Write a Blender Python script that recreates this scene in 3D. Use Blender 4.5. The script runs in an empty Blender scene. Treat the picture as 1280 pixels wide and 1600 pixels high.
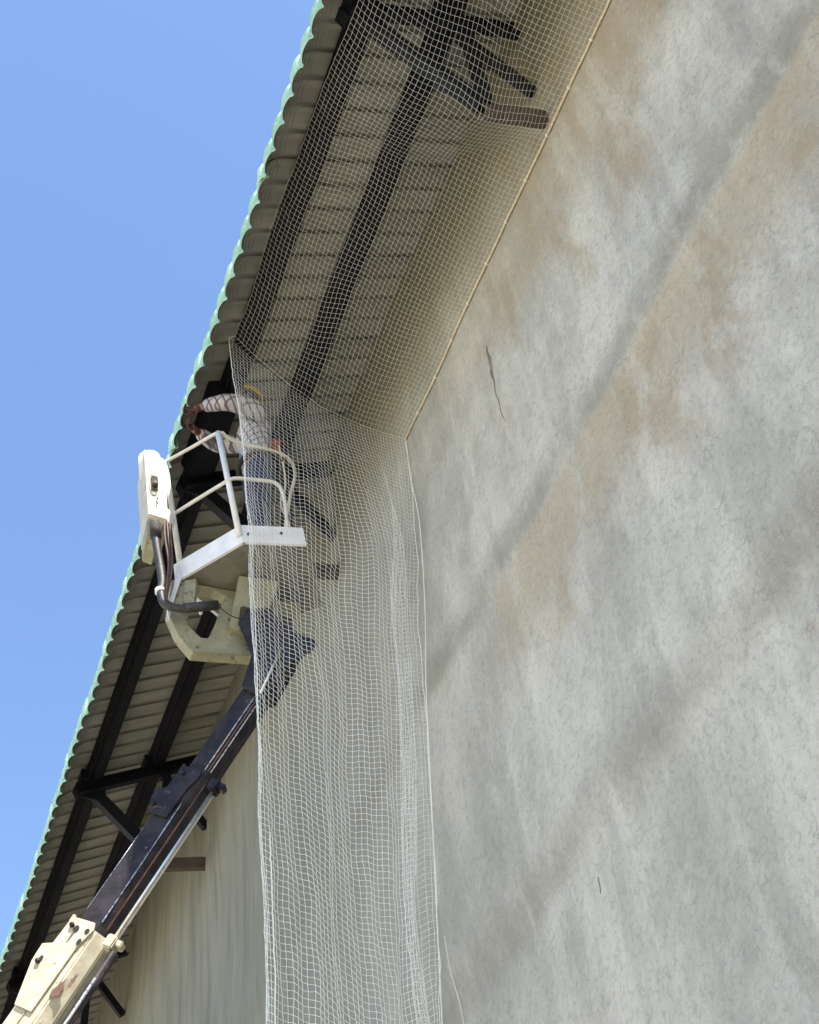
import bpy, bmesh, math, random
import numpy as np
from mathutils import Vector, Matrix
random.seed(7); rng = np.random.default_rng(7)
scene = bpy.context.scene
C = scene.collection

# ------------------------------------------------------------------ camera
cam_d = bpy.data.cameras.new('camera'); cam = bpy.data.objects.new('camera', cam_d); C.objects.link(cam)
cam_d.sensor_fit = 'VERTICAL'; cam_d.sensor_height = 24.0; cam_d.lens = 24.0 * 2170 / 1600
cam_d.clip_start = 0.05; cam_d.clip_end = 3000
R3 = Matrix(((0.9305, -0.1961, -0.3094), (-0.3501, -0.7246, -0.5936), (-0.1078, 0.6607, -0.7429)))
cam.matrix_world = Matrix.Translation((-3, 0, 1.6)) @ R3.to_4x4()
scene.camera = cam
# ------------------------------------------------------------------ sky and sun
SUN = Vector((0.035, -0.52, 0.853)).normalized()
w = bpy.data.worlds.new('World'); scene.world = w; w.use_nodes = True
nt = w.node_tree; nt.nodes.clear()
sky = nt.nodes.new('ShaderNodeTexSky'); sky.sky_type = 'NISHITA'; sky.sun_disc = False
sky.sun_elevation = math.asin(SUN.z); sky.sun_rotation = math.atan2(SUN.x, SUN.y)
sky.air_density = 1.0; sky.dust_density = 0.3; sky.ozone_density = 3.5; sky.altitude = 0
bg = nt.nodes.new('ShaderNodeBackground'); bg.inputs['Strength'].default_value = 0.15
wo = nt.nodes.new('ShaderNodeOutputWorld')
nt.links.new(sky.outputs[0], bg.inputs['Color']); nt.links.new(bg.outputs[0], wo.inputs['Surface'])
sd = bpy.data.lights.new('sun', 'SUN'); sd.energy = 5.0; sd.angle = math.radians(0.5); sd.color = (1.0, 0.95, 0.86)
so = bpy.data.objects.new('sun', sd); C.objects.link(so)
so.rotation_euler = SUN.to_track_quat('Z', 'Y').to_euler(); so.location = (0, -20, 30)
vs = scene.view_settings; vs.view_transform = 'Standard'; vs.look = 'None'; vs.gamma = 1; vs.exposure = 1.18
vs.use_curve_mapping = False
scene.render.engine = 'CYCLES'
scene.cycles.max_bounces = 8; scene.cycles.diffuse_bounces = 5

# ------------------------------------------------------------------ material helpers
class NT:
    def __init__(s, name, rough=0.7, metal=0.0, spec=0.5):
        s.m = bpy.data.materials.new(name); s.m.use_nodes = True; s.t = s.m.node_tree
        s.b = s.t.nodes['Principled BSDF']; s.b.inputs['Roughness'].default_value = rough
        s.b.inputs['Metallic'].default_value = metal; s.b.inputs['Specular IOR Level'].default_value = spec
        s.tc = s.t.nodes.new('ShaderNodeTexCoord')
    def n(s, k, **kw):
        o = s.t.nodes.new(k)
        for a, v in kw.items(): setattr(o, a, v)
        return o
    def l(s, a, b): s.t.links.new(a, b)
    def vec(s, sc=(1, 1, 1), loc=(0, 0, 0), rot=(0, 0, 0)):
        m = s.n('ShaderNodeMapping'); s.l(s.tc.outputs['Object'], m.inputs[0])
        m.inputs['Scale'].default_value = sc; m.inputs['Location'].default_value = loc; m.inputs['Rotation'].default_value = rot
        return m.outputs[0]
    def noise(s, scale, detail=4, rough=0.6, vec=None, dist=0.0):
        o = s.n('ShaderNodeTexNoise'); o.inputs['Scale'].default_value = scale; o.inputs['Detail'].default_value = detail
        o.inputs['Roughness'].default_value = rough; o.inputs['Distortion'].default_value = dist
        s.l(vec if vec is not None else s.tc.outputs['Object'], o.inputs['Vector']); return o.outputs['Fac']
    def ramp(s, f, a, b, va=0.0, vb=1.0, smooth=True):
        o = s.n('ShaderNodeMapRange'); o.interpolation_type = 'SMOOTHSTEP' if smooth else 'LINEAR'
        o.inputs[1].default_value = a; o.inputs[2].default_value = b; o.inputs[3].default_value = va; o.inputs[4].default_value = vb
        s.l(f, o.inputs[0]); return o.outputs[0]
    def math(s, op, a, b=None):
        o = s.n('ShaderNodeMath', operation=op)
        for i, x in enumerate((a, b)):
            if x is None: continue
            if isinstance(x, (int, float)): o.inputs[i].default_value = x
            else: s.l(x, o.inputs[i])
        return o.outputs[0]
    def mix(s, f, a, b, mode='MIX'):
        o = s.n('ShaderNodeMix', data_type='RGBA', blend_type=mode)
        for i, x in ((0, f), (6, a), (7, b)):
            if isinstance(x, (int, float)): o.inputs[i].default_value = x
            elif isinstance(x, tuple): o.inputs[i].default_value = (*x, 1)
            else: s.l(x, o.inputs[i])
        return o.outputs[2]
    def bump(s, h, strength=0.3, dist=0.01, prev=None):
        o = s.n('ShaderNodeBump'); o.inputs['Strength'].default_value = strength; o.inputs['Distance'].default_value = dist
        s.l(h, o.inputs['Height'])
        if prev is not None: s.l(prev, o.inputs['Normal'])
        s.l(o.outputs[0], s.b.inputs['Normal']); return o.outputs[0]
    def col(s, c):
        if isinstance(c, tuple): s.b.inputs['Base Color'].default_value = (*c, 1)
        else: s.l(c, s.b.inputs['Base Color'])
        return s.m

def painted(name, c1, c2, rust=None, rough=0.5, metal=0.0, scale=6, amount=0.62, bump=0.15):
    m = NT(name, rough, metal)
    f = m.ramp(m.noise(scale, 6, 0.65), 0.35, 0.7)
    c = m.mix(f, c1, c2)
    if rust is not None:
        r = m.ramp(m.noise(scale * 2.3, 8, 0.72), amount, amount + 0.07)
        c = m.mix(r, c, rust)
    g = m.noise(scale * 14, 3)
    m.l(m.ramp(g, 0.3, 0.7, rough - 0.08, rough + 0.12), m.b.inputs['Roughness'])
    m.bump(g, bump, 0.004)
    return m.col(c)

# --- wall plaster
def wall_material():
    m = NT('weathered_render', 0.93, 0, 0.25)
    sep = m.n('ShaderNodeSeparateXYZ'); m.l(m.tc.outputs['Object'], sep.inputs[0]); Y, Z = sep.outputs[1], sep.outputs[2]
    base = m.mix(m.ramp(m.noise(0.9, 5, 0.6, m.vec((1, 1.6, 0.7))), 0.32, 0.68), (0.375, 0.35, 0.30), (0.545, 0.51, 0.44))
    # vertical run streaks
    st = m.noise(1.0, 6, 0.6, m.vec((1, 5.5, 0.75)), 0.3)
    base = m.mix(m.ramp(st, 0.50, 0.74, 0, 0.38), base, (0.68, 0.645, 0.565))
    st2 = m.noise(1.0, 5, 0.6, m.vec((1, 4.2, 0.55), (0, 7.3, 2.1)), 0.25)
    base = m.mix(m.ramp(st2, 0.52, 0.74, 0, 0.45), base, (0.29, 0.275, 0.24))
    # dark grime that collects along the two old joints
    for z0, amt in ((7.10, 0.66), (5.13, 0.46)):
        wob = m.math('MULTIPLY', m.math('SUBTRACT', m.noise(0.8, 3, 0.5, m.vec((1, 1, 0.2), (0, z0, 0))), 0.5), 0.34)
        zz = m.math('ADD', m.math('SUBTRACT', Z, z0 + 0.05), wob)
        band = m.math('MULTIPLY', m.ramp(zz, -0.10, 0.05), m.ramp(zz, 0.06, 0.32, 1, 0))
        band = m.math('MULTIPLY', band, m.ramp(m.noise(1.7, 5, 0.6, m.vec((1, 1, 0.8), (0, 3, z0))), 0.25, 0.6, 0.35, 1))
        base = m.mix(m.math('MULTIPLY', band, amt), base, (0.21, 0.195, 0.165))
    cl = m.noise(4.5, 7, 0.68, m.vec((1, 1.3, 0.8)))
    base = m.mix(m.ramp(cl, 0.34, 0.50, 0.26, 0), base, (0.25, 0.235, 0.20))
    base = m.mix(m.ramp(cl, 0.52, 0.68, 0, 0.26), base, (0.66, 0.63, 0.56))
    # brown rain stains below the net rope and below the upper joint
    nb = m.noise(1.0, 6, 0.62, m.vec((1, 2.0, 1.0), (0, 1.3, 4.4)), 0.4)
    def zone(z1, z2, z3, z4, y1, y2, lo, hi, a, src):
        k = m.math('MULTIPLY', m.ramp(Z, z1, z2), m.ramp(Z, z3, z4, 1, 0))
        k = m.math('MULTIPLY', k, m.ramp(Y, y1, y2, 1, 0))
        return m.math('MULTIPLY', m.math('MULTIPLY', k, m.ramp(src, lo, hi)), a)
    brown = (0.34, 0.262, 0.178)
    slack = m.math('ADD', 0, m.ramp(m.noise(1.0, 4, 0.6, m.vec((1, 3.0, 0.6), (0, 9, 0)), 0.3), 0.3, 0.7, 0.4, 1))
    base = m.mix(m.math('MULTIPLY', zone(8.35, 8.95, 9.8, 10.6, 3.0, 5.6, -1, -0.5, 0.95, nb), slack), base, brown)
    base = m.mix(zone(7.7, 8.1, 8.9, 9.3, 4.2, 4.9, 0.48, 0.66, 0.7, nb), base, brown)
    base = m.mix(zone(6.35, 6.8, 7.08, 7.16, 4.6, 5.4, 0.25, 0.70, 0.72, slack), base, (0.385, 0.31, 0.215))
    base = m.mix(zone(6.0, 6.5, 7.0, 7.2, 4.2, 5.0, 0.50, 0.62, 0.65, nb), base, brown)
    base = m.mix(zone(4.6, 4.95, 5.2, 5.3, 9, 10, 0.56, 0.68, 0.6, nb), base, brown)
    # shade under the eave, put into the plaster colour
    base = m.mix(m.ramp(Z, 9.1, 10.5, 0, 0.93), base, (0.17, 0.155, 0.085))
    # fine mottling and hair cracks
    f = m.noise(30, 9, 0.76, None, 0.7)
    base = m.mix(m.ramp(f, 0.36, 0.52, 0.44, 0), base, (0.22, 0.22, 0.20))
    base = m.mix(m.ramp(f, 0.52, 0.68, 0, 0.13), base, (0.72, 0.68, 0.60))
    base = m.mix(m.math('MULTIPLY', m.ramp(Y, 4.8, 8.2, 0, 0.86), m.ramp(Z, 3, 8, 0.6, 1)), base, (0.185, 0.182, 0.148))  # olive darkening towards the far end and upward: eave shade painted in
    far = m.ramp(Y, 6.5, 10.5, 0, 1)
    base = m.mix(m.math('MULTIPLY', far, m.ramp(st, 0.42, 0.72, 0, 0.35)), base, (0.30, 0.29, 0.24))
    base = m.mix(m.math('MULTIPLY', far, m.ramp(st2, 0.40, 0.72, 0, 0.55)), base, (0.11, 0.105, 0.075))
    wv = m.n('ShaderNodeMix', data_type='VECTOR'); wv.inputs[0].default_value = 0.16
    nn = m.n('ShaderNodeTexNoise'); nn.inputs['Scale'].default_value = 7; nn.inputs['Detail'].default_value = 5
    m.l(m.tc.outputs['Object'], nn.inputs['Vector']); m.l(m.tc.outputs['Object'], wv.inputs[4]); m.l(nn.outputs['Color'], wv.inputs[5])
    masks = []
    for sc, wd in ((9, 0.020), (21, 0.030)):
        v = m.n('ShaderNodeTexVoronoi', feature='DISTANCE_TO_EDGE'); v.inputs['Scale'].default_value = sc
        m.l(wv.outputs[1], v.inputs['Vector'])
        k = m.ramp(v.outputs['Distance'], 0.0, wd, 1, 0)
        k = m.math('MULTIPLY', k, m.ramp(m.noise(sc * 0.33, 4, 0.6, m.vec((1, 1, 1), (sc, 0, 3))), 0.52, 0.66))
        masks.append(m.math('MULTIPLY', k, m.ramp(Y, 2.8, 4.6, 1, 0.12)))
    crack = m.math('MAXIMUM', masks[0], masks[1])
    base = m.mix(m.math('MULTIPLY', crack, 0.30), base, (0.13, 0.125, 0.11))
    h = m.math('SUBTRACT', m.math('MULTIPLY', f, 0.9), m.math('MULTIPLY', crack, 0.4))
    b1 = m.bump(h, 0.6, 0.012)
    m.bump(m.noise(90, 4, 0.7), 0.35, 0.004, b1)
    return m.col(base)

def sheet_under():
    m = NT('galvanised_underside', 0.7, 0.0, 0.3)
    sp = m.n('ShaderNodeSeparateXYZ'); m.l(m.tc.outputs['Object'], sp.inputs[0])
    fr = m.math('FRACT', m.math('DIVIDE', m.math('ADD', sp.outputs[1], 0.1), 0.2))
    valley_shade = m.ramp(m.math('ABSOLUTE', m.math('SUBTRACT', fr, 0.5)), 0.03, 0.13, 1, 0)  # shade of the rib valleys, painted as dark lines
    valley_shade = m.math('MULTIPLY', valley_shade, m.math('MULTIPLY', m.ramp(m.noise(1.4, 4, 0.6), 0.3, 0.65, 0.35, 0.85), m.ramp(sp.outputs[0], -1.42, -1.22, 0.12, 1)))
    c = m.mix(m.ramp(m.noise(2.2, 5, 0.6, m.vec((0.5, 3, 1))), 0.3, 0.7), (0.215, 0.207, 0.185), (0.32, 0.31, 0.275))
    c = m.mix(m.ramp(m.noise(9, 6, 0.7), 0.6, 0.75, 0, 0.35), c, (0.15, 0.12, 0.085))
    c = m.mix(valley_shade, c, (0.035, 0.03, 0.022))
    return m.col(c)
def sheet_top():
    m = NT('green_roof_paint', 0.45, 0.0, 0.5)
    c = m.mix(m.ramp(m.noise(5, 5, 0.65), 0.3, 0.7), (0.22, 0.40, 0.27), (0.36, 0.54, 0.39))
    c = m.mix(m.ramp(m.noise(30, 6, 0.7), 0.45, 0.70, 0, 0.6), c, (0.60, 0.69, 0.59))
    return m.col(c)
M = {}
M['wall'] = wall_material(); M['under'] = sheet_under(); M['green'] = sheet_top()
M['steel'] = painted('black_steel_paint', (0.006, 0.006, 0.010), (0.011, 0.011, 0.015), (0.03, 0.02, 0.014), 0.6, 0, 5, 0.70)
M['steel'].node_tree.nodes['Principled BSDF'].inputs['Specular IOR Level'].default_value = 0.15
M['bracket'] = painted('rusty_brown_channel', (0.055, 0.040, 0.032), (0.085, 0.062, 0.048), (0.13, 0.06, 0.03), 0.75, 0, 9, 0.58)
M['boomblack'] = painted('worn_black_boom_paint', (0.012, 0.010, 0.012), (0.036, 0.028, 0.032), (0.12, 0.075, 0.065), 0.42, 0, 7, 0.60)
M['boomblack'].node_tree.nodes['Principled BSDF'].inputs['Specular IOR Level'].default_value = 0.22
M['cream'] = painted('cream_machine_paint', (0.40, 0.35, 0.25), (0.53, 0.48, 0.36), (0.22, 0.16, 0.11), 0.55, 0, 12, 0.60)
M['white'] = painted('scuffed_white_paint', (0.62, 0.61, 0.62), (0.74, 0.73, 0.74), (0.36, 0.26, 0.20), 0.5, 0, 7, 0.66)
M['rail'] = painted('rail_paint', (0.58, 0.55, 0.50), (0.70, 0.66, 0.58), (0.28, 0.17, 0.10), 0.5, 0, 14, 0.62)
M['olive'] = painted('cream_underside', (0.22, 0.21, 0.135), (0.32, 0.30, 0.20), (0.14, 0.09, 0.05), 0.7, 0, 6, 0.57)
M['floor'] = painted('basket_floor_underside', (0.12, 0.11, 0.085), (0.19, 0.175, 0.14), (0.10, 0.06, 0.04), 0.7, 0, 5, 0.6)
M['chrome'] = painted('bright_steel_tube', (0.62, 0.61, 0.58), (0.75, 0.74, 0.72), None, 0.3, 0.85, 20)
M['rubber'] = painted('black_rubber_hose', (0.02, 0.02, 0.022), (0.045, 0.04, 0.04), (0.12, 0.09, 0.07), 0.55, 0, 22, 0.6)
M['rust'] = painted('rust_brown_hose', (0.09, 0.045, 0.03), (0.17, 0.09, 0.065), None, 0.7, 0, 20)
M['dark'] = painted('dark_recess', (0.012, 0.011, 0.010), (0.03, 0.025, 0.02), None, 0.8)
M['net'] = painted('polyethylene_twine', (0.80, 0.79, 0.73), (0.88, 0.87, 0.83), None, 0.55, 0, 3)
M['rope'] = painted('beige_rope', (0.52, 0.45, 0.33), (0.66, 0.58, 0.45), (0.34, 0.26, 0.17), 0.9, 0, 30, 0.56, 0.5)
M['skin'] = painted('tanned_skin', (0.20, 0.10, 0.065), (0.24, 0.125, 0.08), None, 0.55, 0, 10)
M['hair'] = painted('black_hair', (0.012, 0.010, 0.009), (0.02, 0.017, 0.015), None, 0.6, 0, 40)
M['helmet'] = painted('yellow_helmet_shell', (0.72, 0.42, 0.02), (0.78, 0.48, 0.04), None, 0.35, 0, 4)
M['jeans'] = painted('blue_denim', (0.008, 0.014, 0.042), (0.018, 0.030, 0.080), None, 0.85, 0, 8)
M['glove'] = painted('dark_red_glove', (0.045, 0.016, 0.014), (0.08, 0.028, 0.022), None, 0.8, 0, 12)
M['boot'] = painted('dark_boot_leather', (0.02, 0.016, 0.014), (0.035, 0.03, 0.025), None, 0.6)
M['orange'] = painted('orange_canvas', (0.20, 0.05, 0.02), (0.28, 0.07, 0.03), None, 0.8, 0, 12)
M['chip'] = painted('exposed_dark_mortar', (0.13, 0.12, 0.095), (0.20, 0.185, 0.15), None, 0.95, 0, 20)
def plaid():
    m = NT('plaid_shirt_cloth', 0.9, 0, 0.2)
    c = m.mix(m.ramp(m.noise(6, 4), 0.3, 0.7), (0.34, 0.33, 0.35), (0.50, 0.48, 0.51))
    for i, (rot, sc) in enumerate((((0, 0.35, 0.5), 6.0), ((0, -1.15, 0.4), 6.0))):
        wv = m.n('ShaderNodeTexWave', wave_type='BANDS', bands_direction='X'); wv.inputs['Scale'].default_value = sc
        wv.inputs['Distortion'].default_value = 0.6; m.l(m.vec((1, 1, 1), (0, 0, 0), rot), wv.inputs['Vector'])
        c = m.mix(m.ramp(wv.outputs['Fac'], 0.80, 0.9, 0, 0.8), c, (0.06, 0.055, 0.09) if i == 0 else (0.10, 0.07, 0.09))
    m.bump(m.noise(22, 3), 0.6, 0.02)
    return m.col(c)
M['plaid'] = plaid()
def ground_mat():
    m = NT('dry_grass_and_dust', 0.95, 0, 0.1)
    c = m.mix(m.ramp(m.noise(0.35, 6, 0.6), 0.35, 0.65), (0.45, 0.40, 0.30), (0.57, 0.51, 0.39))
    c = m.mix(m.ramp(m.noise(3.5, 8, 0.7), 0.45, 0.7, 0, 0.6), c, (0.14, 0.17, 0.06))
    m.bump(m.noise(12, 6), 0.6, 0.03)
    return m.col(c)
M['ground'] = ground_mat()
M['dirtnet'] = M['net']

# ------------------------------------------------------------------ object helpers
def mesh_obj(name, verts, faces, mat, parent=None, smooth=False, mi=None):
    me = bpy.data.meshes.new(name); me.from_pydata([tuple(v) for v in verts], [], faces)
    for mm in (mat if isinstance(mat, (list, tuple)) else [mat]): me.materials.append(mm)
    if mi is not None: me.polygons.foreach_set('material_index', mi)
    if smooth: me.polygons.foreach_set('use_smooth', [True] * len(me.polygons))
    me.update()
    o = bpy.data.objects.new(name, me); C.objects.link(o)
    if parent is not None:
        o.parent = parent; o.matrix_parent_inverse = Matrix.Identity(4)
    return o
def bm_obj(name, bm, mat, parent=None, smooth=False):
    me = bpy.data.meshes.new(name); bmesh.ops.recalc_face_normals(bm, faces=bm.faces); bm.to_mesh(me); bm.free()
    me.materials.append(mat)
    if smooth: me.polygons.foreach_set('use_smooth', [True] * len(me.polygons))
    o = bpy.data.objects.new(name, me); C.objects.link(o)
    if parent is not None: o.parent = parent
    return o
def empty(name, parent=None, **props):
    o = bpy.data.objects.new(name, None); C.objects.link(o); o.empty_display_size = 0.2
    if parent is not None: o.parent = parent
    for k, v in props.items(): o[k] = v
    return o
def V(*a): return Vector(a)
def bar_into(bm, a, b, wd, dp, up=(0, 0, 1), bevel=0.0):
    """box beam from a to b, width wd (across), depth dp (along up)"""
    a, b = Vector(a), Vector(b); d = (b - a); L = d.length; d.normalize()
    s = d.cross(Vector(up)); s.normalize(); u = s.cross(d)
    vs_ = []
    for t in (a, b):
        for i, j in ((-1, -1), (1, -1), (1, 1), (-1, 1)): vs_.append(bm.verts.new(t + s * (i * wd / 2) + u * (j * dp / 2)))
    fs = [(0, 1, 2, 3), (7, 6, 5, 4), (0, 4, 5, 1), (1, 5, 6, 2), (2, 6, 7, 3), (3, 7, 4, 0)]
    fl = [bm.faces.new([vs_[k] for k in f]) for f in fs]
    if bevel:
        ed = list({e for f in fl for e in f.edges}); bmesh.ops.bevel(bm, geom=ed, offset=bevel, segments=2, affect='EDGES')
def channel_into(bm, a, b, wd, dp, th, up=(0, 0, 1), flip=1):
    """C section from a to b: web of depth dp and two flanges of width wd"""
    a, b = Vector(a), Vector(b); d = (b - a).normalized(); s = d.cross(Vector(up)).normalized(); u = s.cross(d); s = s * flip
    prof = [(0, -dp/2), (wd, -dp/2), (wd, -dp/2+th), (th, -dp/2+th), (th, dp/2-th), (wd, dp/2-th), (wd, dp/2), (0, dp/2)]
    rings = [[bm.verts.new(t + s * x + u * y) for x, y in prof] for t in (a, b)]
    n = len(prof)
    for i in range(n): bm.faces.new((rings[0][i], rings[0][(i+1) % n], rings[1][(i+1) % n], rings[1][i]))
    bm.faces.new(rings[0][::-1]); bm.faces.new(rings[1])
def tube(name, pts, r, mat, parent=None, n=10, corr=0.0, step=None, cyclic=False, smoothpath=True):
    """tube through points (Catmull-Rom), capped"""
    P = [Vector(p) for p in pts]
    if smoothpath and len(P) > 2:
        Q = []
        for i in range(len(P) - 1):
            p0 = P[max(i-1, 0)]; p1 = P[i]; p2 = P[i+1]; p3 = P[min(i+2, len(P)-1)]
            k = max(2, int((p2 - p1).length / (step or 0.03)))
            for j in range(k):
                t = j / k
                Q.append(0.5 * ((2*p1) + (p2-p0)*t + (2*p0-5*p1+4*p2-p3)*t*t + (3*p1-p0-3*p2+p3)*t**3))
        Q.append(P[-1]); P = Q
    rr = r if callable(r) else (lambda i, N: r)
    vs_, fs = [], []
    prev = None
    for i, p in enumerate(P):
        d = (P[min(i+1, len(P)-1)] - P[max(i-1, 0)]).normalized()
        if prev is None:
            s = d.cross(Vector((0.13, 0.21, 0.97)) if abs(d.z) < 0.9 else Vector((0, 1, 0))).normalized()
        else:
            s = (prev - d * prev.dot(d)).normalized()
        prev = s; u = d.cross(s)
        R = rr(i, len(P)) * (1 + (corr if i % 2 else -corr))
        for k in range(n):
            a = 2*math.pi*k/n; vs_.append(p + s*math.cos(a)*R + u*math.sin(a)*R)
    for i in range(len(P)-1):
        for k in range(n):
            fs.append((i*n+k, i*n+(k+1) % n, (i+1)*n+(k+1) % n, (i+1)*n+k))
    fs.append(tuple(range(n))[::-1]); fs.append(tuple((len(P)-1)*n+k for k in range(n)))
    return mesh_obj(name, vs_, fs, mat, parent, smooth=True)
def extrude_poly(name, pts, off, mat, parent=None, bevel=0.0, hole=None):
    """plate: 3-D outline pts, thickened by vector off; hole = second outline with the same number of points"""
    bm = bmesh.new(); off = Vector(off)
    if hole is None:
        a = [bm.verts.new(Vector(p)) for p in pts]; b = [bm.verts.new(Vector(p) + off) for p in pts]; n = len(pts)
        bm.faces.new(a); bm.faces.new(b[::-1])
        for i in range(n): bm.faces.new((a[i], b[i], b[(i+1) % n], a[(i+1) % n]))
    else:
        n = len(pts)
        A = [bm.verts.new(Vector(p)) for p in pts]; B = [bm.verts.new(Vector(p) + off) for p in pts]
        a = [bm.verts.new(Vector(p)) for p in hole]; b = [bm.verts.new(Vector(p) + off) for p in hole]
        for i in range(n):
            j = (i+1) % n
            bm.faces.new((A[i], A[j], a[j], a[i])); bm.faces.new((B[j], B[i], b[i], b[j]))
            bm.faces.new((A[i], B[i], B[j], A[j])); bm.faces.new((a[j], b[j], b[i], a[i]))
    if bevel: 
        bmesh.ops.recalc_face_normals(bm, faces=bm.faces)
        bmesh.ops.bevel(bm, geom=[e for e in bm.edges if e.calc_face_angle(0) > 0.5], offset=bevel, segments=2, affect='EDGES')
    return bm_obj(name, bm, mat, parent)

# ------------------------------------------------------------------ ground
gs = 1200
g = mesh_obj('ground', [(-gs, -gs, 0), (gs, -gs, 0), (gs, gs, 0), (-gs, gs, 0)], [(0, 1, 2, 3)], M['ground']); g['kind'] = 'structure'

# ------------------------------------------------------------------ warehouse
building = empty('warehouse_building', label='tall grey rendered warehouse wall with an overhanging green corrugated roof', category='building')
RZ, SL = 11.0, 0.466                                   # roof underside height at the wall, slope
TH = math.atan(SL); ct, st_ = math.cos(TH), math.sin(TH)
def vnoise(y, z, sy, sz, seed):
    """smooth value noise on arrays"""
    r = np.random.default_rng(seed); G = r.random((128, 128)) * 2 - 1
    a = (y / sy) % 127; b = (z / sz) % 127
    i = np.floor(a).astype(int); j = np.floor(b).astype(int); fa = a - i; fb = b - j
    fa = fa*fa*(3-2*fa); fb = fb*fb*(3-2*fb); i2 = (i+1) % 128; j2 = (j+1) % 128
    return (G[i, j]*(1-fa)+G[i2, j]*fa)*(1-fb)+(G[i, j2]*(1-fa)+G[i2, j2]*fa)*fb
def wall_relief(Y, Z):
    d = 0.016*vnoise(Y+40, Z+40, 1.3, 1.6, 3) + 0.007*vnoise(Y+40, Z+40, 0.45, 0.75, 5) + 0.003*vnoise(Y+40, Z+40, 0.16, 0.25, 6)
    for z0, amp in ((7.06, 0.036), (5.14, 0.044), (3.3, 0.035), (9.0, 0.010)):
        zz = Z - z0 + 0.07*vnoise(Y+40, Z*0+z0, 0.9, 1, 8) + 0.05*vnoise(Y+40, Z*0+z0, 2.3, 1, 11)
        A = amp*(0.85+0.3*vnoise(Y+40, Z*0+z0*3, 0.7, 1, 12))
        up = np.clip((zz+0.05)/0.32, 0, 1); up = up*up*(3-2*up)                 # bulges out above the joint
        dn = np.clip(-zz/0.55, 0, 1); dn = dn*dn*(3-2*dn)
        fall = np.clip((zz-0.3)/0.9, 0, 1); fall = fall*fall*(3-2*fall)
        d = d + np.where(zz > 0, A*up*(1-fall), A*0.45*dn*(1-np.clip((-zz-0.55)/0.6, 0, 1)))
    return d
def wall_panel(name, y0, y1, x0, step):
    ny = int((y1-y0)/step)+1; nz = int(11.03/step)+1
    ys = np.linspace(y0, y1, ny); zs = np.linspace(0, RZ+0.03, nz)
    Yg, Zg = np.meshgrid(ys, zs, indexing='ij')
    X = x0 - wall_relief(Yg, Zg)
    X[0, :] += 0.0; vs_ = np.stack([X, Yg, Zg], -1).reshape(-1, 3)
    idx = np.arange(ny*nz).reshape(ny, nz)
    f = np.stack([idx[:-1, :-1], idx[:-1, 1:], idx[1:, 1:], idx[1:, :-1]], -1).reshape(-1, 4)
    b = len(vs_)
    back = np.array([(x0+0.2, y0, 0), (x0+0.2, y1, 0), (x0+0.2, y1, RZ+0.03), (x0+0.2, y0, RZ+0.03)])
    faces = [tuple(r) for r in f.tolist()]
    faces += [(b, b+1, b+2, b+3)]
    faces += [tuple([b+3, b] + idx[0, :].tolist()), tuple([b+1, b+2] + idx[-1, ::-1].tolist()), tuple([b+2, b+3] + idx[:, -1].tolist())]
    return mesh_obj(name, np.vstack([vs_, back]), faces, M['wall'], building, smooth=True)
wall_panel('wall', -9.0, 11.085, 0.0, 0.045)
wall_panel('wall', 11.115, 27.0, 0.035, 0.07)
for args in (((0.205, -9.0, 0), (13.8, -8.8, 11.0)), ((0.205, 26.8, 0), (13.8, 27.0, 11.0)), ((13.8, -9.0, 0), (14.0, 27.0, 11.0))):
    bm = bmesh.new(); a, b = Vector(args[0]), Vector(args[1])
    bmesh.ops.create_cube(bm, size=1, matrix=Matrix.Translation((a+b)/2) @ Matrix.Diagonal((*(b-a), 1)))
    bm_obj('end_wall' if abs(a.x - 13.8) > 1e-3 else 'rear_wall', bm, M['wall'], building)

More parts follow.
